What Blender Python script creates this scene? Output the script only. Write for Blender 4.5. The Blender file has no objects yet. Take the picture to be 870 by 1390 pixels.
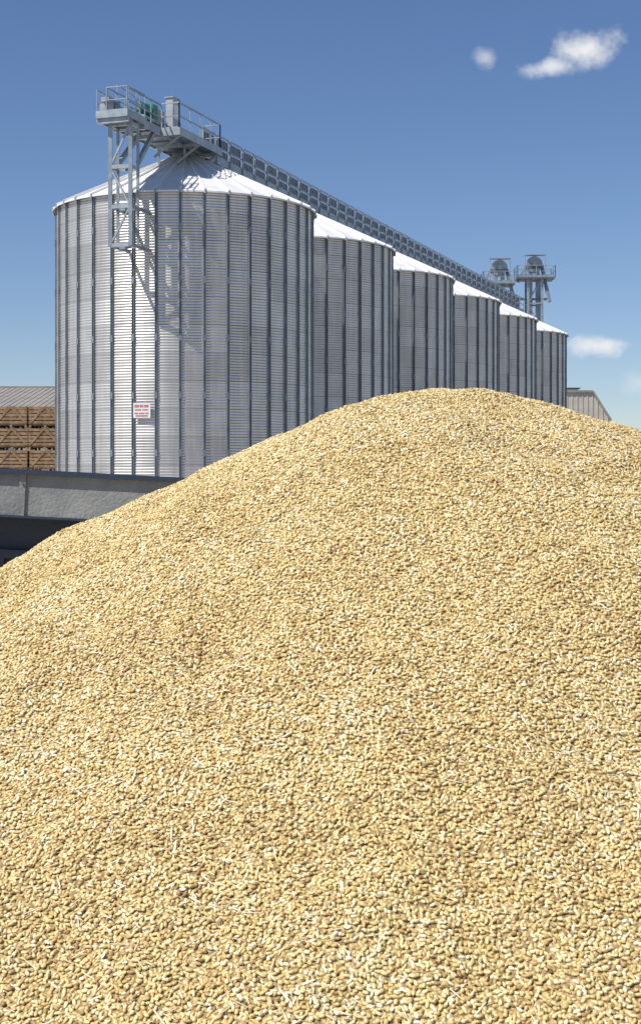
import bpy, math, random
import numpy as np
from mathutils import Vector, Matrix, noise
random.seed(3)
scene=bpy.context.scene
scene.view_settings.view_transform='Standard'; scene.view_settings.look='None'
scene.view_settings.exposure=0
CZ=1.65; F=2065.0; HY=652.0
# ------------------------------------------------------------ materials
def mat(name, col, rough=0.6, metal=0.0, var=0.0, vscale=3.0, bump=0.0, bscale=40.0, dirt=None):
    m=bpy.data.materials.new(name); m.use_nodes=True
    nt=m.node_tree; b=nt.nodes['Principled BSDF']
    b.inputs['Roughness'].default_value=rough; b.inputs['Metallic'].default_value=metal
    b.inputs['Base Color'].default_value=(*col,1)
    tc=nt.nodes.new('ShaderNodeTexCoord')
    if var>0:
        n=nt.nodes.new('ShaderNodeTexNoise'); n.inputs['Scale'].default_value=vscale
        n.inputs['Detail'].default_value=6; n.inputs['Roughness'].default_value=0.65
        nt.links.new(tc.outputs['Object'],n.inputs['Vector'])
        r=nt.nodes.new('ShaderNodeValToRGB'); r.color_ramp.elements[0].position=.3; r.color_ramp.elements[1].position=.72
        c2=dirt if dirt else tuple(c*(1-var) for c in col)
        r.color_ramp.elements[0].color=(*c2,1)
        r.color_ramp.elements[1].color=(*tuple(min(1,c*(1+var*.4)) for c in col),1)
        nt.links.new(n.outputs['Fac'],r.inputs[0]); nt.links.new(r.outputs[0],b.inputs['Base Color'])
    if bump>0:
        n=nt.nodes.new('ShaderNodeTexNoise'); n.inputs['Scale'].default_value=bscale; n.inputs['Detail'].default_value=5
        nt.links.new(tc.outputs['Object'],n.inputs['Vector'])
        bp=nt.nodes.new('ShaderNodeBump'); bp.inputs['Strength'].default_value=bump; bp.inputs['Distance'].default_value=.02
        nt.links.new(n.outputs['Fac'],bp.inputs['Height']); nt.links.new(bp.outputs[0],b.inputs['Normal'])
    return m

def M(nt,op,a,b=None,c=None):
    n=nt.nodes.new('ShaderNodeMath'); n.operation=op
    for i,v in enumerate((a,b,c)):
        if v is None: continue
        if isinstance(v,(int,float)): n.inputs[i].default_value=v
        else: nt.links.new(v,n.inputs[i])
    return n.outputs[0]

NP=36
def silo_wall_mat():
    m=bpy.data.materials.new('galvanised_corrugated_sheet'); m.use_nodes=True
    nt=m.node_tree; b=nt.nodes['Principled BSDF']
    tc=nt.nodes.new('ShaderNodeTexCoord'); s=nt.nodes.new('ShaderNodeSeparateXYZ')
    nt.links.new(tc.outputs['Object'],s.inputs[0])
    ang=M(nt,'MULTIPLY',M(nt,'ARCTAN2',s.outputs[1],s.outputs[0]),NP/(2*math.pi))
    row=M(nt,'FLOOR',M(nt,'DIVIDE',s.outputs[2],1.12))
    half=M(nt,'MULTIPLY',M(nt,'FLOORED_MODULO',row,2.0),1.0)
    col=M(nt,'FLOOR',M(nt,'MULTIPLY',M(nt,'ADD',ang,half),.5))
    cx=nt.nodes.new('ShaderNodeCombineXYZ'); nt.links.new(col,cx.inputs[0]); nt.links.new(row,cx.inputs[1])
    wn=nt.nodes.new('ShaderNodeTexWhiteNoise'); nt.links.new(cx.outputs[0],wn.inputs['Vector'])
    no=nt.nodes.new('ShaderNodeTexNoise'); no.inputs['Scale'].default_value=1.3; no.inputs['Detail'].default_value=7
    nt.links.new(tc.outputs['Object'],no.inputs['Vector'])
    mp=nt.nodes.new('ShaderNodeMapping'); mp.inputs['Scale'].default_value=(6,6,.35)
    nt.links.new(tc.outputs['Object'],mp.inputs[0])
    n2=nt.nodes.new('ShaderNodeTexNoise'); n2.inputs['Scale'].default_value=1.0; n2.inputs['Detail'].default_value=4
    nt.links.new(mp.outputs[0],n2.inputs['Vector'])
    f=M(nt,'ADD',M(nt,'MULTIPLY',wn.outputs['Value'],.24),M(nt,'ADD',M(nt,'MULTIPLY',no.outputs['Fac'],.45),M(nt,'MULTIPLY',n2.outputs['Fac'],.5)))
    r=nt.nodes.new('ShaderNodeValToRGB')
    r.color_ramp.elements[0].position=.35; r.color_ramp.elements[0].color=(.50,.475,.43,1)
    r.color_ramp.elements[1].position=.9; r.color_ramp.elements[1].color=(.78,.75,.70,1)
    nt.links.new(f,r.inputs[0])
    fr=M(nt,'FRACT',M(nt,'DIVIDE',s.outputs[2],1.12))
    lap=M(nt,'LESS_THAN',fr,.035)
    mx=nt.nodes.new('ShaderNodeMix'); mx.data_type='RGBA'; mx.inputs['B'].default_value=(.2,.2,.2,1)
    nt.links.new(M(nt,'MULTIPLY',lap,.5),mx.inputs['Factor']); nt.links.new(r.outputs[0],mx.inputs['A'])
    nt.links.new(mx.outputs['Result'],b.inputs['Base Color'])
    b.inputs['Metallic'].default_value=.66
    nt.links.new(M(nt,'ADD',M(nt,'MULTIPLY',wn.outputs['Value'],.10),.31),b.inputs['Roughness'])
    return m
m_wall=silo_wall_mat()
m_post=mat('galvanised_stiffener',(.24,.27,.30),.5,.4,.3,2)  # shading of the posts put into the colour, darker than the other galvanised parts
m_roof=mat('galvanised_roof',(.87,.865,.85),.42,.08,.14,1.2)
m_steel=mat('galvanised_steel',(.40,.44,.47),.5,.4,.35,2.5)
m_steeld=mat('weathered_galvanised_steel',(.19,.23,.26),.55,.4,.35,2.5)
m_green=mat('green_motor_paint',(.02,.25,.15),.4,0,.3,6)
m_cab=mat('grey_cabinet_paint',(.45,.47,.48),.45,.1,.15,3)
m_white=mat('white_paint',(.8,.8,.78),.5,0,.08,3)
m_red=mat('red_paint',(.6,.05,.04),.5,0,.2,5)
m_conc=mat('concrete',(.40,.37,.32),.9,0,.3,.6,.4,12)
m_wood=mat('weathered_wood',(.36,.23,.13),.85,0,.55,3,.5,30)
m_woodd=mat('crate_interior_shade',(.07,.045,.03),.9,0,.4,3)  # near-black, the shade inside the crates put into the colour
m_clad=mat('beige_cladding',(.56,.51,.43),.7,.0,.2,.8)
m_roofg=mat('fibre_cement_roof',(.32,.29,.255),.9,0,.25,.7,.3,8)
m_wallb=mat('rendered_wall',(.40,.33,.25),.9,0,.25,.5)
m_blue=mat('blue_trailer_paint',(.02,.035,.075),.5,0,.45,4,.2,30,dirt=(.035,.045,.065))
m_dust=mat('dusty_galvanised_board',(.32,.32,.30),.75,.1,.45,3,.3,50,dirt=(.16,.17,.17))
m_rub=mat('tyre_rubber',(.03,.03,.03),.9,0,.3,6,.4,60)
m_dark=mat('dark_opening',(.03,.03,.03),.9,0,.3,2)

# ------------------------------------------------------------ mesh builder
class MB:
    def __init__(s): s.v=[]; s.f=[]; s.m=[]; s.mats=[]
    def mi(s,mt):
        if mt not in s.mats: s.mats.append(mt)
        return s.mats.index(mt)
    def add(s,vs,fs,mt):
        o=len(s.v); s.v+= [tuple(v) for v in vs]; k=s.mi(mt)
        for f in fs: s.f.append(tuple(o+i for i in f)); s.m.append(k)
    def box(s,a,b,mt):
        x0,y0,z0=a; x1,y1,z1=b
        s.add([(x0,y0,z0),(x1,y0,z0),(x1,y1,z0),(x0,y1,z0),(x0,y0,z1),(x1,y0,z1),(x1,y1,z1),(x0,y1,z1)],
              [(0,3,2,1),(4,5,6,7),(0,1,5,4),(1,2,6,5),(2,3,7,6),(3,0,4,7)],mt)
    def beam(s,p,q,w,h,mt):
        p=Vector(p);q=Vector(q); d=(q-p).normalized()
        up=Vector((0,0,1)) if abs(d.z)<.95 else Vector((0,1,0))
        a=d.cross(up).normalized()*w/2; b=a.cross(d).normalized()*h/2
        vs=[p-a-b,p+a-b,p+a+b,p-a+b,q-a-b,q+a-b,q+a+b,q-a+b]
        s.add(vs,[(0,1,2,3),(7,6,5,4),(0,4,5,1),(1,5,6,2),(2,6,7,3),(3,7,4,0)],mt)
    def cyl(s,p,q,r,n,mt,r2=None):
        p=Vector(p);q=Vector(q); d=(q-p).normalized(); r2=r if r2 is None else r2
        up=Vector((0,0,1)) if abs(d.z)<.95 else Vector((0,1,0))
        a=d.cross(up).normalized(); b=a.cross(d).normalized()
        vs=[p+(a*math.cos(t)+b*math.sin(t))*r for t in [2*math.pi*i/n for i in range(n)]]
        vs+=[q+(a*math.cos(t)+b*math.sin(t))*r2 for t in [2*math.pi*i/n for i in range(n)]]
        fs=[(i,(i+1)%n,n+(i+1)%n,n+i) for i in range(n)]+[tuple(range(n))[::-1],tuple(range(n,2*n))]
        s.add(vs,fs,mt)
    def rail(s,p,q,h,mt,step=1.4,t=.05):
        p=Vector(p);q=Vector(q); L=(q-p).length; n=max(1,round(L/step)); z=Vector((0,0,1))
        for i in range(n+1):
            c=p.lerp(q,i/n); s.beam(c,c+z*h,t,t,mt)
        s.beam(p+z*h,q+z*h,t,t,mt); s.beam(p+z*h*.52,q+z*h*.52,t*.8,t*.8,mt)
        s.beam(p+z*.08,q+z*.08,.02,.15,mt)
    def obj(s,name,parent=None,smooth=False):
        me=bpy.data.meshes.new(name); me.from_pydata(s.v,[],s.f)
        for mt in s.mats: me.materials.append(mt)
        me.polygons.foreach_set('material_index',s.m)
        if smooth: me.polygons.foreach_set('use_smooth',[True]*len(s.f))
        me.update()
        o=bpy.data.objects.new(name,me); scene.collection.objects.link(o)
        if parent: o.parent=parent
        return o
def empty(name,loc=(0,0,0),rotz=0):
    e=bpy.data.objects.new(name,None); e.empty_display_size=.3; scene.collection.objects.link(e)
    e.location=loc; e.rotation_euler=(0,0,rotz); return e

# ------------------------------------------------------------ ground
g=MB(); R=3000
g.add([(-R,-R,0),(R,-R,0),(R,R,0),(-R,R,0)],[(0,1,2,3)],m_conc); g.obj('ground')

# ------------------------------------------------------------ silos
TH=math.atan(736/F); U=Vector((math.sin(TH),math.cos(TH),0)); V=Vector((math.cos(TH),-math.sin(TH),0))
C1=Vector((-5.85,66.0,0)); S=11.86; RAD=5.5; EAVE=13.22; APEX=15.72
def make_wall_mesh():
    pitch=.112; nz=int((EAVE-.3)/pitch)*4; na=NP*4
    zs=np.linspace(.3,EAVE,nz+1); ph=(zs-.3)/pitch*2*math.pi
    rs=RAD+.014*np.sin(ph)
    an=np.arange(na)*2*math.pi/na
    X=rs[:,None]*np.cos(an); Y=rs[:,None]*np.sin(an); Z=np.repeat(zs[:,None],na,1)
    vs=np.stack([X,Y,Z],-1).reshape(-1,3)
    i=np.arange(nz)[:,None]*na; j=np.arange(na)[None,:]; j2=(j+1)%na
    fs=np.stack([i+j,i+j2,i+na+j2,i+na+j],-1).reshape(-1,4)
    me=bpy.data.meshes.new('corrugated_wall'); me.from_pydata(vs.tolist(),[],fs.tolist())
    me.polygons.foreach_set('use_smooth',[True]*len(fs)); me.materials.append(m_wall); return me
wall_me=make_wall_mesh()
def make_frame():
    b=MB()
    for k in range(NP):
        t=2*math.pi*k/NP; c,s=math.cos(t),math.sin(t)
        def P(r,l,z): return (r*c-l*s, r*s+l*c, z)
        r0=RAD-.03; r1=RAD+.07; w=.054
        for (la,lb,ra,rb) in ((-w,w,r0,r0+.05),(-w,-w+.022,r0+.05,r1),(w-.022,w,r0+.05,r1)):
            vs=[P(ra,la,.3),P(ra,lb,.3),P(rb,lb,.3),P(rb,la,.3),P(ra,la,EAVE-.03),P(ra,lb,EAVE-.03),P(rb,lb,EAVE-.03),P(rb,la,EAVE-.03)]
            b.add(vs,[(0,3,2,1),(4,5,6,7),(0,1,5,4),(1,2,6,5),(2,3,7,6),(3,0,4,7)],m_post)
        for z in (2.6,4.9,7.2,9.5,11.6):
            vs=[P(r1-.01,-.062,z),P(r1-.01,.062,z),P(r1+.012,.062,z),P(r1+.012,-.062,z)]
            vs+=[(x,y,zz+.28) for x,y,zz in vs]
            b.add(vs,[(0,3,2,1),(4,5,6,7),(0,1,5,4),(1,2,6,5),(2,3,7,6),(3,0,4,7)],m_post)
    return b
def make_roof():
    b=MB(); n=NP*2; RO=RAD+.16; zo=EAVE-.04
    rc=.55; zc=APEX-.12
    rings=[(RO,zo),(rc,zc)]
    vs=[]; 
    for (r,z) in rings:
        for i in range(n):
            t=2*math.pi*i/n; vs.append((r*math.cos(t),r*math.sin(t),z))
    for i in range(n):
        t=2*math.pi*i/n; vs.append((RO*math.cos(t),RO*math.sin(t),zo-.07))
    fs=[(i,(i+1)%n,n+(i+1)%n,n+i) for i in range(n)]+[(2*n+i,2*n+(i+1)%n,(i+1)%n,i) for i in range(n)]
    b.add(vs,fs,m_roof)
    for k in range(NP):
        t=2*math.pi*(k)/NP
        p=Vector((RO*math.cos(t),RO*math.sin(t),zo+.035)); q=Vector((rc*math.cos(t),rc*math.sin(t),zc+.035))
        b.beam(p,q,.05,.10,m_roof)
        e0=Vector((RO*math.cos(t),RO*math.sin(t),zo-.02)); b.beam(e0-Vector((0,0,.09)),e0+Vector((0,0,.07)),.07,.07,m_steel)
    b.cyl((0,0,zc-.05),(0,0,zc+.16),.62,28,m_steel); b.cyl((0,0,zc+.16),(0,0,zc+.20),.74,28,m_steel)
    return b
def make_base():
    b=MB(); b.cyl((0,0,0),(0,0,.3),RAD+.35,64,m_conc)
    b.box((-.5,-RAD-.14,.6),(.5,-RAD+.05,1.7),m_steel); b.cyl((0,-RAD-.2,1.15),(0,-RAD-.1,1.15),.12,12,m_steeld)
    return b
protos=None
for n in range(6):
    c=C1+U*(S*n)
    e=empty('grain_silo',c,math.radians(10*random.randint(0,35)+3.0))
    if protos is None:
        protos=[]
        for nm,b in (('stiffener_posts',make_frame()),('conical_roof',make_roof()),('foundation_and_hatch',make_base())):
            o=b.obj(nm,e); protos.append(o.data)
    else:
        for nm,me in zip(('stiffener_posts','conical_roof','foundation_and_hatch'),protos):
            o=bpy.data.objects.new(nm,me); scene.collection.objects.link(o); o.parent=e
    o=bpy.data.objects.new('corrugated_wall',wall_me); scene.collection.objects.link(o); o.parent=e

# ------------------------------------------------------------ overhead conveyor
def W(u,v,z): p=C1+U*u+V*v; return (p.x,p.y,z)
cv=empty('overhead_conveyor')
def obox(b,u0,u1,v0,v1,z0,z1,mt):
    vs=[W(u0,v1,z0),W(u1,v1,z0),W(u1,v0,z0),W(u0,v0,z0),W(u0,v1,z1),W(u1,v1,z1),W(u1,v0,z1),W(u0,v0,z1)]
    b.add(vs,[(0,3,2,1),(4,5,6,7),(0,1,5,4),(1,2,6,5),(2,3,7,6),(3,0,4,7)],mt)
FL=15.84; RT=16.92; UE=66.0
b=MB()
obox(b,-7.0,UE,-.45,.12,FL+.05,FL+.55,m_steel)
for i in range(49):
    u=-6.9+i*1.5
    obox(b,u,u+.06,-.49,.16,FL+.03,FL+.59,m_steeld)
b.obj('conveyor_casing',cv)
b=MB()
obox(b,-7,UE,-.55,.78,FL-.06,FL,m_steeld)
obox(b,-7,UE,.76,.80,FL-.16,FL+.10,m_steel)
obox(b,-7,UE,-.60,-.55,FL-.16,FL+.10,m_steel)
for i in range(74):
    u=-6.8+i
    obox(b,u,u+.05,-.55,.76,FL-.14,FL-.06,m_steeld)
for n in range(5):
    for vv in (-.5,.7):
        b.beam(W(n*S+1.9,vv,FL-.52),W((n+1)*S-1.9,vv,FL-.52),.09,.09,m_steeld)
        k=n*S+1.9; i=0
        while k<(n+1)*S-2.3:
            b.beam(W(k,vv,FL-.52 if i%2 else FL-.1),W(k+.9,vv,FL-.1 if i%2 else FL-.52),.05,.05,m_steeld); k+=.9; i+=1
b.obj('walkway_deck',cv)
b=MB()
b.rail(W(-7,.78,FL),W(-4.0,.78,FL),RT-FL,m_steel,1.0)
b.rail(W(0,.78,FL),W(UE,.78,FL),RT-FL,m_steel,1.5)
b.rail(W(-7,-.58,FL),W(UE,-.58,FL),RT-FL,m_steel,1.5)
for i in range(int((UE-.5)/1.5)):
    u=.12+i*1.5
    obox(b,u,u+1.26,.735,.75,FL+.14,FL+.50,m_steeld)
    obox(b,u,u+1.26,.735,.75,FL+.60,RT-.10,m_steeld)
    obox(b,u,u+1.26,.752,.775,RT-.14,RT-.09,m_steel)
    for k in range(5):
        obox(b,u+.30*k,u+.30*k+.04,.752,.778,FL+.14,RT-.14,m_steel)
    obox(b,u-.15,u-.07,.80,.86,FL-.2,RT+.04,m_steel)
b.obj('guard_rails',cv)
b=MB()
for n in range(6):
    for du in (-1.6,1.6):
        for vv in (-.5,.7):
            r=math.hypot(du,vv); z=EAVE-.04+(APEX-.12-EAVE)*(RAD+.16-r)/(RAD-.39)
            b.beam(W(n*S+du,vv,z),W(n*S+du,vv,FL-.06),.09,.09,m_steel)
    b.cyl(W(n*S,-.15,APEX-.1),W(n*S,-.15,FL-.02),.22,16,m_steel)
    if n<5:
        b.beam(W(n*S+2.2,.7,APEX-1.15),W(n*S+4.6,.7,FL-.15),.08,.08,m_steel)
        b.beam(W((n+1)*S-2.2,.7,APEX-1.15),W((n+1)*S-4.6,.7,FL-.15),.08,.08,m_steel)
b.obj('roof_supports',cv)
b=MB()
obox(b,-7.5,-5.9,-.30,1.0,FL-.02,FL+.02,m_steel)
obox(b,-7.56,-7.5,-.33,1.03,FL-.16,FL+.12,m_steel)
obox(b,-7.5,-5.9,1.0,1.04,FL-.16,FL+.10,m_steel); obox(b,-7.5,-5.9,-.34,-.30,FL-.16,FL+.10,m_steel)
b.rail(W(-7.5,.1,FL),W(-7.5,.98,FL),1.02,m_steel,.8,.04)
b.rail(W(-7.45,.98,FL),W(-5.95,.98,FL),1.02,m_steel,.8,.04)
b.rail(W(-7.45,.1,FL),W(-5.95,.1,FL),1.02,m_steel,.8,.04)
b.beam(W(-6.6,.1,FL),W(-6.6,.1,FL+1.35),.05,.05,m_steel); b.beam(W(-6.6,.1,FL+1.35),W(-4.6,.3,FL+1.05),.03,.03,m_steel)
obox(b,-7.3,-6.3,-.25,.09,FL+.55,FL+.72,m_steel)
obox(b,-4.1,.1,.80,1.62,FL-.05,FL,m_steeld)
obox(b,-4.1,.1,1.62,1.66,FL-.2,FL+.1,m_steel)
obox(b,-4.14,-4.1,.8,1.66,FL-.2,FL+.1,m_steel); obox(b,.1,.14,.8,1.66,FL-.2,FL+.1,m_steel)
b.rail(W(-4.08,1.6,FL),W(.08,1.6,FL),1.12,m_steel,1.0)
b.rail(W(-4.08,.82,FL),W(-4.08,1.6,FL),1.12,m_steel,.8)
b.rail(W(.08,.82,FL),W(.08,1.6,FL),1.12,m_steel,.8)
for u in (-3.8,-1.9,0):
    b.beam(W(u,1.55,FL-.1),W(u,.35,FL-.95),.08,.08,m_steel)
    b.beam(W(u,-.5,FL-.12),W(u,1.6,FL-.12),.1,.12,m_steel)
b.obj('service_platforms',cv)
b=MB()
b.cyl(W(-4.3,-.1,FL+1.05),W(-3.5,-.1,FL+1.05),.24,18,m_green)
b.cyl(W(-4.42,-.1,FL+1.05),W(-4.3,-.1,FL+1.05),.17,18,m_steeld)
obox(b,-3.5,-3.05,-.35,.15,FL+.68,FL+1.32,m_green)
obox(b,-4.4,-3.0,-.4,.2,FL+.55,FL+.68,m_steel)
obox(b,-3.05,-2.3,-.1,.1,FL+.6,FL+1.25,m_steel)
obox(b,-4.0,-3.6,.2,.215,FL+.25,FL+.45,m_red)
obox(b,-2.6,-1.95,.3,.62,FL+.12,FL+1.75,m_cab)
obox(b,-2.65,-1.9,.26,.66,FL+1.75,FL+1.80,m_steel)
obox(b,-2.5,-2.05,.62,.635,FL+.9,FL+1.5,m_white)
b.cyl(W(-1.6,.3,FL+.55),W(-1.6,.3,FL+1.45),.05,8,m_steel)
obox(b,-1.4,-.9,-.2,.2,FL+.55,FL+1.1,m_steel)
b.obj('drive_unit',cv)
b=MB()
zb=10.75; zt=FL-.16
ua,ub,va,vb=-7.1,-6.45,.06,.93
for u,t in ((ua,.15),(ub,.11)):
    for v in (va,vb): b.beam(W(u,v,zb),W(u,v,zt),t,t,m_steel)
lv=[zb+.05,12.3,13.85,15.5]
for z in lv:
    b.beam(W(ua,va,z),W(ua,vb,z),.10,.15,m_steel); b.beam(W(ub,va,z),W(ub,vb,z),.08,.10,m_steel)
    for v in (va,vb): b.beam(W(ua,v,z),W(ub,v,z),.08,.12,m_steel)
for z in (lv[0],lv[1]):
    for v in (va,vb): b.beam(W(ub,v,z),W(-5.42,v,z),.10,.12,m_steel)
for i in range(3):
    z0,z1=lv[i],lv[i+1]
    a,c=(va,vb) if i%2==0 else (vb,va)
    b.beam(W(ua,a,z0),W(ua,c,z1),.07,.07,m_steel)
for v in (va,vb):
    b.beam(W(ub,v,14.1),W(-4.5,v*.7,FL-.15),.15,.17,m_steel)
b.beam(W(-7.4,-.33,FL-.25),W(-7.4,1.03,FL-.25),.14,.2,m_steel)
b.beam(W(-6.0,-.33,FL-.25),W(-6.0,1.03,FL-.25),.14,.2,m_steel)
b.obj('lattice_bracket',cv)

# ------------------------------------------------------------ warning sign on first silo
sgn=empty('warning_sign')
sx=-(435-193)/F*60.9
for _ in range(3):
    dx=sx-C1.x; yy=C1.y-math.sqrt((RAD+.13)**2-dx*dx); sx=(193-435)/F*yy
dx=sx-C1.x
zc=CZ+(HY-557)/F*yy
phi=math.atan2(yy-C1.y,dx)
b=MB()
b.box((-.36,-.02,-.3),(.36,0,.3),m_white)
for r,(z,segs) in enumerate(((.17,((-.30,-.12),(-.08,.06),(.10,.30))),(.02,((-.28,-.02),(.04,.26))),(-.12,((-.30,-.16),(-.12,.10),(.14,.28))),(-.22,((-.25,.25),)))):
    for (x0,x1) in segs:
        k=x0
        while k<x1-.01:
            b.box((k,-.028,z-(.055 if r==0 else .03)),(k+.022,-.02,z+(.055 if r==0 else .03)),m_red); k+=.04
o=b.obj('sign_plate',sgn); o.location=(sx,yy,zc); o.rotation_euler=(0,0,phi+math.pi/2)

# ------------------------------------------------------------ elevator tower at far end
el=empty('bucket_elevator_tower')
b=MB()
D=131.0
def lat_tower(x0,x1,y0,y1,z1,t=.17):
    for x in (x0,x1):
        for y in (y0,y1): b.beam((x,y,0),(x,y,z1),t,t,m_steel)
    z=0;k=0
    while z<z1-.1:
        zz=min(z+2.4,z1)
        for y in (y0,y1):
            b.beam((x0,y,zz),(x1,y,zz),.1,.12,m_steel)
            b.beam((x0 if k%2 else x1,y,z),(x1 if k%2 else x0,y,zz),.07,.07,m_steel)
        for x in (x0,x1):
            b.beam((x,y0,zz),(x,y1,zz),.1,.12,m_steel)
        z=zz;k+=1
lat_tower(17.75,18.95,D-.8,D+.8,18.9)
b.obj('lattice_towers',el)
b=MB()
b.box((16.8,D-1.2,18.9),(20.0,D+1.2,19.0),m_steeld); b.rail((16.8,D-1.2,19.0),(20,D-1.2,19.0),1.0,m_steel,.8,.05); b.rail((16.8,D+1.2,19.0),(20,D+1.2,19.0),1.0,m_steel,1.1,.05)
b.rail((16.8,D-1.2,19.0),(16.8,D+1.2,19.0),1.0,m_steel,1.2,.05); b.rail((20,D-1.2,19.0),(20,D+1.2,19.0),1.0,m_steel,1.2,.05)
b.box((13.9,D-1.2,18.4),(16.6,D+1.2,18.5),m_steeld); b.rail((13.9,D-1.2,18.5),(16.6,D-1.2,18.5),1.0,m_steel,.8,.05); b.rail((13.9,D+1.2,18.5),(16.6,D+1.2,18.5),1.0,m_steel,1.1,.05)
b.rail((13.9,D-1.2,18.5),(13.9,D+1.2,18.5),1.0,m_steel,1.2,.05)
b.box((13.0,D-.5,17.2),(19.6,D+.5,17.28),m_steeld)
b.obj('head_platforms',el)
b=MB()
for (cx,zh) in ((18.35,20.1),(15.35,19.8)):
    for dx in (-.3,.3): b.box((cx+dx-.15,D-.2,0),(cx+dx+.15,D+.2,zh),m_steel)
    b.cyl((cx,D-.33,zh+.1),(cx,D+.33,zh+.1),.70,20,m_steel)
    b.box((cx-.78,D-.36,zh-.25),(cx+.78,D+.36,zh+.0),m_steeld)
    b.cyl((cx,D-.7,zh+.1),(cx,D-.33,zh+.1),.22,12,m_steeld)
    b.beam((cx-.7,D,zh-.1),(cx-1.4,D,zh-1.4),.25,.25,m_steel)
    b.box((cx-.9,D-.9,zh+.82),(cx+.9,D-.2,zh+.88),m_steel)
    for dx in (-.85,.85): b.beam((cx+dx,D-.85,zh-1.0),(cx+dx,D-.85,zh+.85),.06,.06,m_steel)
    b.beam((cx+.7,D,zh-.2),(cx+1.2,D-1,16.9),.22,.22,m_steel)
b.obj('elevator_legs_and_heads',el)

# ------------------------------------------------------------ crates
def crate_mesh():
    b=MB(); w,d,h=1.50,1.2,1.01
    for x in (-w/2+.05,0,w/2-.05):
        for y in (-d/2+.05,d/2-.05): b.box((x-.05,y-.05,0),(x+.05,y+.05,h-.01),m_wood)
    for i in range(5):
        z=.17+i*.168
        b.box((-w/2,-d/2-.022,z),(w/2,-d/2,z+.125),m_wood); b.box((-w/2,d/2,z),(w/2,d/2+.022,z+.125),m_wood)
        b.box((-w/2-.022,-d/2,z+.002),(-w/2,d/2,z+.123),m_wood); b.box((w/2,-d/2,z+.002),(w/2+.022,d/2,z+.123),m_wood)
    b.beam((-w/2+.05,-d/2-.035,.2),(-.05,-d/2-.035,.92),.02,.09,m_wood); b.beam((w/2-.05,-d/2-.035,.2),(.05,-d/2-.035,.92),.02,.09,m_wood)
    b.box((-w/2+.1,-d/2+.1,.18),(w/2-.1,d/2-.1,.6),m_woodd)  # dark block standing in for the shaded inside of the crate
    b.box((-w/2,-d/2,.10),(w/2,d/2,.14),m_wood)
    return b
st=empty('wooden_crate_stack')
cm=None
for ix in range(5):
    for iz in range(5):
        for iy in range(2):
            if cm is None: o=crate_mesh().obj('crate',st); cm=o.data
            else:
                o=bpy.data.objects.new('crate',cm); scene.collection.objects.link(o); o.parent=st
            o.location=(-12.9-ix*1.58+random.uniform(-.05,.05),72+iy*1.35+random.uniform(-.06,.06),.02+iz*1.03)
            o.rotation_euler=(0,0,random.uniform(-.02,.02))

# ------------------------------------------------------------ background warehouses
b=MB()
x0,x1,y0,y1=-60,-13,110,135; e=6.9; rdg=9.1
b.box((x0,y0,0),(x1,y1,e),m_wallb)
b.add([(x0-.5,y0-.5,e-.02),(x1+.5,y0-.5,e-.02),(x1+.5,(y0+y1)/2,rdg),(x0-.5,(y0+y1)/2,rdg)],[(0,1,2,3)],m_roofg)
b.add([(x0-.5,y1+.5,e-.02),(x1+.5,y1+.5,e-.02),(x1+.5,(y0+y1)/2,rdg-.003),(x0-.5,(y0+y1)/2,rdg-.003)],[(3,2,1,0)],m_roofg)
b.add([(x1-.01,y0,e),(x1-.01,y1,e),(x1-.01,(y0+y1)/2,rdg-.1)],[(0,1,2)],m_wallb)
k=x0
while k<x1+.5:
    b.beam((k,y0-.5,e+.0),(k,(y0+y1)/2,rdg+.02),.05,.03,m_roofg); k+=.45
b.beam((x0-.5,(y0+y1)/2,rdg+.05),(x1+.5,(y0+y1)/2,rdg+.05),.3,.14,m_roofg)
b.beam((x0,y0-.6,e-.1),(x1,y0-.6,e-.1),.15,.15,m_steeld)
for k in range(6): b.box((x0+4+k*7.5,y0-.05,0),(x0+8+k*7.5,y0-.003,4.5),m_steeld)
wo=b.obj('farm_warehouse')
b=MB()
D2=150; pr=[(2,0),(28.5,0),(28.5,7.6),(26.8,10.35),(2,10.5)]
y0,y1=D2,D2+30; n=len(pr)
vs=[(x,y0,z) for x,z in pr]+[(x,y1,z) for x,z in pr]
b.add(vs,[(0,1,2,3,4),(9,8,7,6,5)]+[(i,i+n,(i+1)%n+n,(i+1)%n) for i in range(n)],m_clad)
k=2.2
while k<28.4:
    zt_=10.4 if k<26.8 else 10.3-(k-26.8)/1.7*2.7
    b.box((k,y0-.05,0),(k+.12,y0,zt_-.06),m_clad); k+=.5
b.beam((26.8,y0-.1,10.4),(28.6,y0-.1,7.55),.2,.2,m_roofg); b.beam((2,y0-.1,10.55),(26.8,y0-.1,10.42),.2,.2,m_roofg)
b.box((24.6,D2+2,10.4),(25.7,D2+3.2,10.8),m_steel); b.box((24.4,D2+1.8,10.8),(25.9,D2+3.4,10.9),m_dark)
b.box((20,y0-.08,0),(24,y0-.05,5),m_steeld)
b.obj('grain_warehouse')

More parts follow.
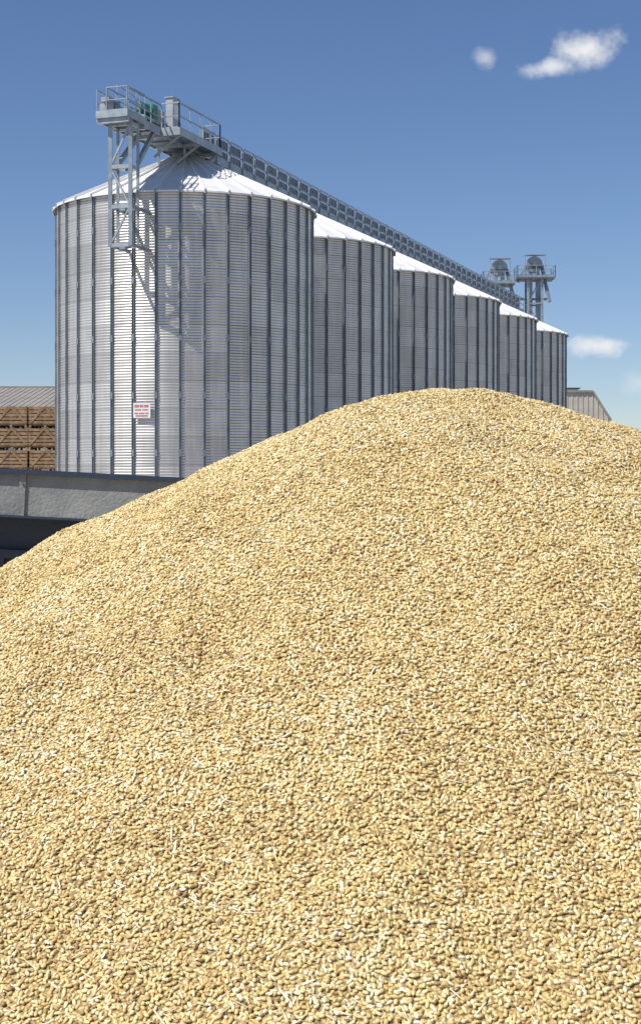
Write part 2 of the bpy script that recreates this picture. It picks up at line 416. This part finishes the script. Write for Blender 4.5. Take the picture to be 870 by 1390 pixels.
# ------------------------------------------------------------ trailer
tr=empty('grain_trailer')
b=MB()
zt_=1.645
L0,L1=-5.2,1.9; Y0=0; Y1=2.3
b.box((L0,Y0-.03,zt_-.03),(L1,Y0+.05,zt_),m_blue)
b.box((L0,Y0,zt_-.262),(L1,Y0+.045,zt_-.03),m_dust)
b.box((L0,Y0-.012,zt_-.275),(L1,Y0+.40,zt_-.262),m_blue)
b.box((L0,Y0+.36,.72),(L1,Y0+.41,zt_-.275),m_blue)
b.box((L0,Y0+.30,1.12),(L1,Y0+.36,1.17),m_blue)
for k in range(8):
    x=L0+.5+k*.93
    b.box((x,Y0+.31,.74),(x+.07,Y0+.36,1.12),m_blue)
    b.box((x+.2,Y0-.012,zt_-.262),(x+.235,Y0-.001,zt_-.03),m_dust)
    b.cyl((x+.2175,Y0-.02,zt_-.08),(x+.2175,Y0-.012,zt_-.08),.008,8,m_steeld)
b.box((L0,Y1-.05,.72),(L1,Y1,zt_-.12),m_dust); b.box((L0,Y1-.07,zt_-.12),(L1,Y1+.03,zt_-.08),m_blue)
for x in (L0,L1-.05): b.box((x+.003,Y0+.41,.72),(x+.047,Y1-.05,zt_-.13),m_blue)
b.box((L0,Y0+.41,.66),(L1,Y1-.05,.72),m_blue)
b.obj('tub_body',tr)
b=MB()
for y in (.75,1.55): b.box((L0+.2,y,.45),(L1-.2,y+.12,.66),m_steeld)
b.beam((L0+.2,1.2,.55),(L0-1.5,1.2,.45),.14,.14,m_steeld); b.cyl((L0-1.5,1.2,.42),(L0-1.5,1.2,.50),.12,14,m_steeld)
for x in (-2.3,-1.1):
    b.beam((x,.3,.48),(x,2.0,.48),.12,.12,m_steeld)
b.obj('chassis_and_drawbar',tr)
b=MB()
for x in (-2.3,-1.1):
    for y in (.38,1.75):
        b.cyl((x,y,.48),(x,y+.28,.48),.48,28,m_rub); b.cyl((x,y-.012,.48),(x,y+.292,.48),.26,20,m_white)
b.obj('wheels',tr)
tr.rotation_euler=(0,math.radians(3.0),0)
tr.location=(-1.0,8.6,.03)

# ------------------------------------------------------------ grain pile
AX,AY,AZ=.34,3.8,1.866; BB=.30; TN=.5
def pile_z(x,y):
    dx=x-AX
    if dx>0: dx*=.95
    r=math.sqrt(dx*dx+(y-AY)**2+BB*BB)-BB
    z=AZ-TN*r
    z+=.035*noise.noise(Vector((x*1.1+3.1,y*1.1,0)))+.028*noise.noise(Vector((x*3+9,y*3,2)))+.014*noise.noise(Vector((x*8,y*8,5)))+.005*noise.noise(Vector((x*22,y*22,1)))
    z+=.018*math.exp(-(((x+.02)/.16)**2+((y-3.6)/.5)**2))
    return z
def axis(a,b,c,d,fine,coarse):
    out=list(np.arange(a,b,coarse))+list(np.arange(b,c,fine))+list(np.arange(c,d+coarse,coarse)); return out
xs=axis(-4.4,-1.6,1.7,5.2,.02,.12); ys=axis(-.9,1.0,4.7,8.6,.02,.12)
vs=[];dens=[];chf=[]
for y in ys:
    for x in xs:
        z=pile_z(x,y)
        vs.append((x,y,max(z,-.03)))
        hw=.2107*y+.38
        k=1.0 if (1.25<y<4.75 and abs(x)<hw) else 0.0
        dens.append(k)
        c=noise.noise(Vector((x*1.6+7,y*1.6,9)))+.5*noise.noise(Vector((x*5+7,y*5,4)))+.35*(x-.1)-.25*(y-2.6)
        chf.append(k*min(1,max(.10,.35+1.3*c)))
nx=len(xs); fs=[]
for j in range(len(ys)-1):
    for i in range(nx-1):
        q=(j*nx+i,j*nx+i+1,(j+1)*nx+i+1,(j+1)*nx+i)
        if max(vs[t][2] for t in q)>-.02: fs.append(q)
me=bpy.data.meshes.new('grain_pile'); me.from_pydata(vs,[],fs)
me.polygons.foreach_set('use_smooth',[True]*len(fs))
at=me.attributes.new('dens','FLOAT','POINT'); at.data.foreach_set('value',dens)
at=me.attributes.new('chaff','FLOAT','POINT'); at.data.foreach_set('value',chf)
pile=bpy.data.objects.new('grain_pile',me); scene.collection.objects.link(pile)
def pile_mat():
    m=bpy.data.materials.new('loose_grain'); m.use_nodes=True; nt=m.node_tree; b=nt.nodes['Principled BSDF']
    tc=nt.nodes.new('ShaderNodeTexCoord'); v=nt.nodes.new('ShaderNodeTexVoronoi'); v.inputs['Scale'].default_value=150
    nt.links.new(tc.outputs['Object'],v.inputs['Vector'])
    r=nt.nodes.new('ShaderNodeValToRGB'); r.color_ramp.elements[0].color=(.66,.49,.23,1); r.color_ramp.elements[1].color=(.30,.20,.085,1)  # shade in the gaps between grains painted in, darker towards cell edges
    r.color_ramp.elements[0].position=.2; r.color_ramp.elements[1].position=.7
    nt.links.new(v.outputs['Distance'],r.inputs[0]); nt.links.new(r.outputs[0],b.inputs['Base Color'])
    bp=nt.nodes.new('ShaderNodeBump'); bp.invert=True; bp.inputs['Distance'].default_value=.004
    nt.links.new(v.outputs['Distance'],bp.inputs['Height']); nt.links.new(bp.outputs[0],b.inputs['Normal'])
    b.inputs['Roughness'].default_value=.7; return m
me.materials.append(pile_mat())
def grain_mat(name,stops,rough=.5,patch=True):
    m=bpy.data.materials.new(name); m.use_nodes=True; nt=m.node_tree; b=nt.nodes['Principled BSDF']
    oi=nt.nodes.new('ShaderNodeObjectInfo'); r=nt.nodes.new('ShaderNodeValToRGB')
    el_=r.color_ramp.elements
    el_[0].position=stops[0][0]; el_[0].color=(*stops[0][1],1); el_[1].position=stops[1][0]; el_[1].color=(*stops[1][1],1)
    for p,c in stops[2:]:
        e_=el_.new(p); e_.color=(*c,1)
    fac=oi.outputs['Random']
    if patch:   # slow drift of ripeness / dust through the heap
        n=nt.nodes.new('ShaderNodeTexNoise'); n.inputs['Scale'].default_value=3.5; n.inputs['Detail'].default_value=4
        nt.links.new(oi.outputs['Location'],n.inputs['Vector'])
        fac=M(nt,'ADD',fac,M(nt,'MULTIPLY',M(nt,'SUBTRACT',n.outputs['Fac'],.5),.5))
        fac=M(nt,'MINIMUM',M(nt,'MAXIMUM',fac,.0),1.0)
    nt.links.new(fac,r.inputs[0]); nt.links.new(r.outputs[0],b.inputs['Base Color'])
    b.inputs['Roughness'].default_value=rough; return m
gm=grain_mat('grain_kernel',[(0,(.36,.22,.09)),(.06,(.49,.33,.125)),(.2,(.63,.455,.17)),(.5,(.71,.545,.235)),(.8,(.77,.63,.325)),(.93,(.83,.73,.46)),(1,(.87,.80,.59))])
gm2=grain_mat('dark_kernel',[(0,(.14,.08,.035)),(.5,(.36,.23,.10)),(1,(.50,.40,.17))],.5,False)
hm=grain_mat('chaff',[(0,(.52,.38,.22)),(.3,(.76,.63,.43)),(1,(.88,.81,.64))],.7,False)
def kernel(name,L,Wd,H,mt,seg=9,rings=6,taper=.12,pw=.85):
    vs=[];fs=[]
    for i in range(1,rings):
        t=math.pi*i/rings; x=-math.cos(t)*L/2; rr=math.sin(t)**pw
        for j in range(seg):
            a=2*math.pi*j/seg; y=math.cos(a)*Wd/2*rr; z=math.sin(a)*H/2*rr
            y*=1-taper*x/(L/2); z*=1-taper*x/(L/2)
            if seg>8 and j in (2,): z*=.80   # crease
            vs.append((x,y,z))
    n=len(vs); vs+=[(-L/2,0,0),(L/2,0,0)]
    for i in range(rings-2):
        for j in range(seg):
            fs.append((i*seg+j,i*seg+(j+1)%seg,(i+1)*seg+(j+1)%seg,(i+1)*seg+j))
    for j in range(seg):
        fs.append((n,(j+1)%seg,j)); fs.append((n+1,(rings-2)*seg+j,(rings-2)*seg+(j+1)%seg))
    m_=bpy.data.meshes.new(name); m_.from_pydata(vs,[],fs); m_.polygons.foreach_set('use_smooth',[True]*len(fs)); m_.materials.append(mt)
    o=bpy.data.objects.new(name,m_); scene.collection.objects.link(o); o.parent=pile; o.location=(AX,AY,.6); return o
k1=kernel('kernel',.0092,.0051,.0045,gm,10,6,.16)
k4=kernel('plump_kernel',.0074,.0057,.0050,gm)
k5=kernel('dark_kernel',.0080,.0046,.0040,gm2)
k2=kernel('chaff_piece',.024,.0026,.0012,hm,6,5,0)
k3=kernel('husk_flake',.010,.0050,.0010,hm,7,4)
ng=bpy.data.node_groups.new('scatter_grain','GeometryNodeTree')
ng.interface.new_socket('Geometry',in_out='INPUT',socket_type='NodeSocketGeometry'); ng.interface.new_socket('Geometry',in_out='OUTPUT',socket_type='NodeSocketGeometry')
N=ng.nodes.new; Lk=ng.links.new
gi=N('NodeGroupInput'); go=N('NodeGroupOutput'); jn=N('GeometryNodeJoinGeometry')
def scatter(ob,mode,dmin,dmax,seed,tilt,smin,smax,up,attr='dens'):
    na=N('GeometryNodeInputNamedAttribute'); na.data_type='FLOAT'; na.inputs['Name'].default_value=attr
    d=N('GeometryNodeDistributePointsOnFaces'); d.distribute_method=mode
    Lk(gi.outputs[0],d.inputs['Mesh']); d.inputs['Seed'].default_value=seed
    if mode=='POISSON':
        d.inputs['Distance Min'].default_value=dmin; d.inputs['Density Max'].default_value=dmax; Lk(na.outputs['Attribute'],d.inputs['Density Factor'])
    else:
        mu=N('ShaderNodeMath'); mu.operation='MULTIPLY'; mu.inputs[1].default_value=dmax; Lk(na.outputs['Attribute'],mu.inputs[0]); Lk(mu.outputs[0],d.inputs['Density'])
    rv=N('FunctionNodeRandomValue'); rv.data_type='FLOAT_VECTOR'; rv.inputs['Min'].default_value=(-tilt,-tilt,0); rv.inputs['Max'].default_value=(tilt,tilt,6.283); rv.inputs['Seed'].default_value=seed+1
    er=N('FunctionNodeEulerToRotation'); Lk(rv.outputs['Value'],er.inputs[0])
    rr=N('FunctionNodeRotateRotation'); rr.rotation_space='LOCAL'; Lk(d.outputs['Rotation'],rr.inputs['Rotation']); Lk(er.outputs[0],rr.inputs['Rotate By'])
    rs=N('FunctionNodeRandomValue'); rs.data_type='FLOAT_VECTOR'; rs.inputs['Min'].default_value=(smin,)*3; rs.inputs['Max'].default_value=(smax,)*3; rs.inputs['Seed'].default_value=seed+2
    ro=N('FunctionNodeRandomValue'); ro.data_type='FLOAT_VECTOR'; ro.inputs['Min'].default_value=(0,0,up[0]); ro.inputs['Max'].default_value=(0,0,up[1]); ro.inputs['Seed'].default_value=seed+3
    sp=N('GeometryNodeSetPosition'); Lk(d.outputs['Points'],sp.inputs['Geometry']); Lk(ro.outputs['Value'],sp.inputs['Offset'])
    oi=N('GeometryNodeObjectInfo'); oi.inputs['Object'].default_value=ob
    ip=N('GeometryNodeInstanceOnPoints'); Lk(sp.outputs[0],ip.inputs['Points']); Lk(oi.outputs['Geometry'],ip.inputs['Instance'])
    Lk(rr.outputs[0],ip.inputs['Rotation']); Lk(rs.outputs['Value'],ip.inputs['Scale'])
    Lk(ip.outputs[0],jn.inputs[0])
scatter(k1,'POISSON',.0048,64000,1,.42,.80,1.14,(-.0010,.0038))
scatter(k4,'POISSON',.0085,20000,60,.5,.75,1.1,(.0004,.0043))
scatter(k5,'RANDOM',0,750,80,.4,.7,1.1,(.002,.005))
scatter(k2,'RANDOM',0,1300,20,.30,.4,1.5,(.003,.0055),'chaff')
scatter(k3,'RANDOM',0,1300,40,.6,.5,1.3,(.003,.0055),'chaff')
Lk(gi.outputs[0],jn.inputs[0]); Lk(jn.outputs[0],go.inputs[0])
md=pile.modifiers.new('grain','NODES'); md.node_group=ng

# ------------------------------------------------------------ sun + world
sd=Vector((-1.0,-.66,0)).normalized(); elv=math.radians(53)
sun_dir=Vector((sd.x*math.cos(elv),sd.y*math.cos(elv),math.sin(elv)))
sl=bpy.data.lights.new('sun','SUN'); sl.energy=5.0; sl.angle=math.radians(.5); sl.color=(1,.97,.92)
so=bpy.data.objects.new('sun',sl); scene.collection.objects.link(so); so.location=(-20,-20,40)
so.rotation_euler=(-sun_dir).to_track_quat('-Z','Y').to_euler()
w=bpy.data.worlds.new('World'); scene.world=w; w.use_nodes=True; nt=w.node_tree
bg=nt.nodes['Background']; sky=nt.nodes.new('ShaderNodeTexSky'); sky.sky_type='NISHITA'; sky.sun_disc=False
sky.sun_elevation=elv; sky.sun_rotation=math.atan2(sun_dir.x,sun_dir.y); sky.air_density=.95; sky.dust_density=.08; sky.ozone_density=2.0; sky.altitude=450
bg.inputs['Strength'].default_value=.10
tint=nt.nodes.new('ShaderNodeMix'); tint.data_type='RGBA'; tint.blend_type='MULTIPLY'; tint.inputs['Factor'].default_value=1; tint.inputs['B'].default_value=(.88,.89,1.0,1)
nt.links.new(sky.outputs[0],tint.inputs['A'])
hs=nt.nodes.new('ShaderNodeHueSaturation'); hs.inputs['Saturation'].default_value=1.08; nt.links.new(tint.outputs['Result'],hs.inputs['Color'])
tc=nt.nodes.new('ShaderNodeTexCoord'); sp=nt.nodes.new('ShaderNodeSeparateXYZ'); nt.links.new(tc.outputs['Generated'],sp.inputs[0])
yy_=M(nt,'MAXIMUM',sp.outputs[1],.05); X=M(nt,'DIVIDE',sp.outputs[0],yy_); Z=M(nt,'DIVIDE',sp.outputs[2],yy_)
no=nt.nodes.new('ShaderNodeTexNoise'); no.inputs['Scale'].default_value=32; no.inputs['Detail'].default_value=10; no.inputs['Roughness'].default_value=.62
nt.links.new(tc.outputs['Generated'],no.inputs['Vector'])
tot=None
def cloud(cx,cy,rx,ry,shear=0,dens=1.0,ns=2.8):
    global tot
    X0=(cx-435)/F; Z0=(HY-cy)/F
    dx=M(nt,'SUBTRACT',X,X0); dz=M(nt,'SUBTRACT',Z,Z0)
    dz=M(nt,'SUBTRACT',dz,M(nt,'MULTIPLY',dx,shear))
    d=M(nt,'SQRT',M(nt,'ADD',M(nt,'POWER',M(nt,'DIVIDE',M(nt,'ABSOLUTE',dx),rx/F),2.0),M(nt,'POWER',M(nt,'DIVIDE',M(nt,'ABSOLUTE',dz),ry/F),2.0)))
    nn=M(nt,'MULTIPLY',M(nt,'SUBTRACT',no.outputs['Fac'],.47),ns)
    v=M(nt,'SUBTRACT',M(nt,'ADD',1.0,nn),d)
    mr=nt.nodes.new('ShaderNodeMapRange'); mr.interpolation_type='SMOOTHSTEP'; mr.inputs['From Min'].default_value=0; mr.inputs['From Max'].default_value=1.15; mr.inputs['To Max'].default_value=dens
    nt.links.new(v,mr.inputs['Value']); tot=mr.outputs[0] if tot is None else M(nt,'MAXIMUM',tot,mr.outputs[0])
cloud(792,68,48,36,.25,1,2.6); cloud(750,90,56,16,.12,.85); cloud(659,80,20,17,0,.55); cloud(810,470,48,16,.03,.95); cloud(866,518,34,22,0,.4)
tot=M(nt,'MULTIPLY',tot,M(nt,'GREATER_THAN',sp.outputs[1],.3))
mx=nt.nodes.new('ShaderNodeMix'); mx.data_type='RGBA'; mx.inputs['B'].default_value=(8.6,8.7,8.9,1)
nt.links.new(tot,mx.inputs['Factor']); nt.links.new(hs.outputs[0],mx.inputs['A']); nt.links.new(mx.outputs['Result'],bg.inputs['Color'])

# ------------------------------------------------------------ camera
cd=bpy.data.cameras.new('camera'); cam=bpy.data.objects.new('camera',cd); scene.collection.objects.link(cam)
cam.location=(0,0,CZ); cam.rotation_euler=(math.radians(90),0,0)
cd.sensor_fit='VERTICAL'; cd.sensor_height=36; cd.sensor_width=24; cd.lens=36*F/1390; cd.shift_y=-(695-HY)/1390
cd.clip_start=.05; cd.clip_end=6000
scene.camera=cam
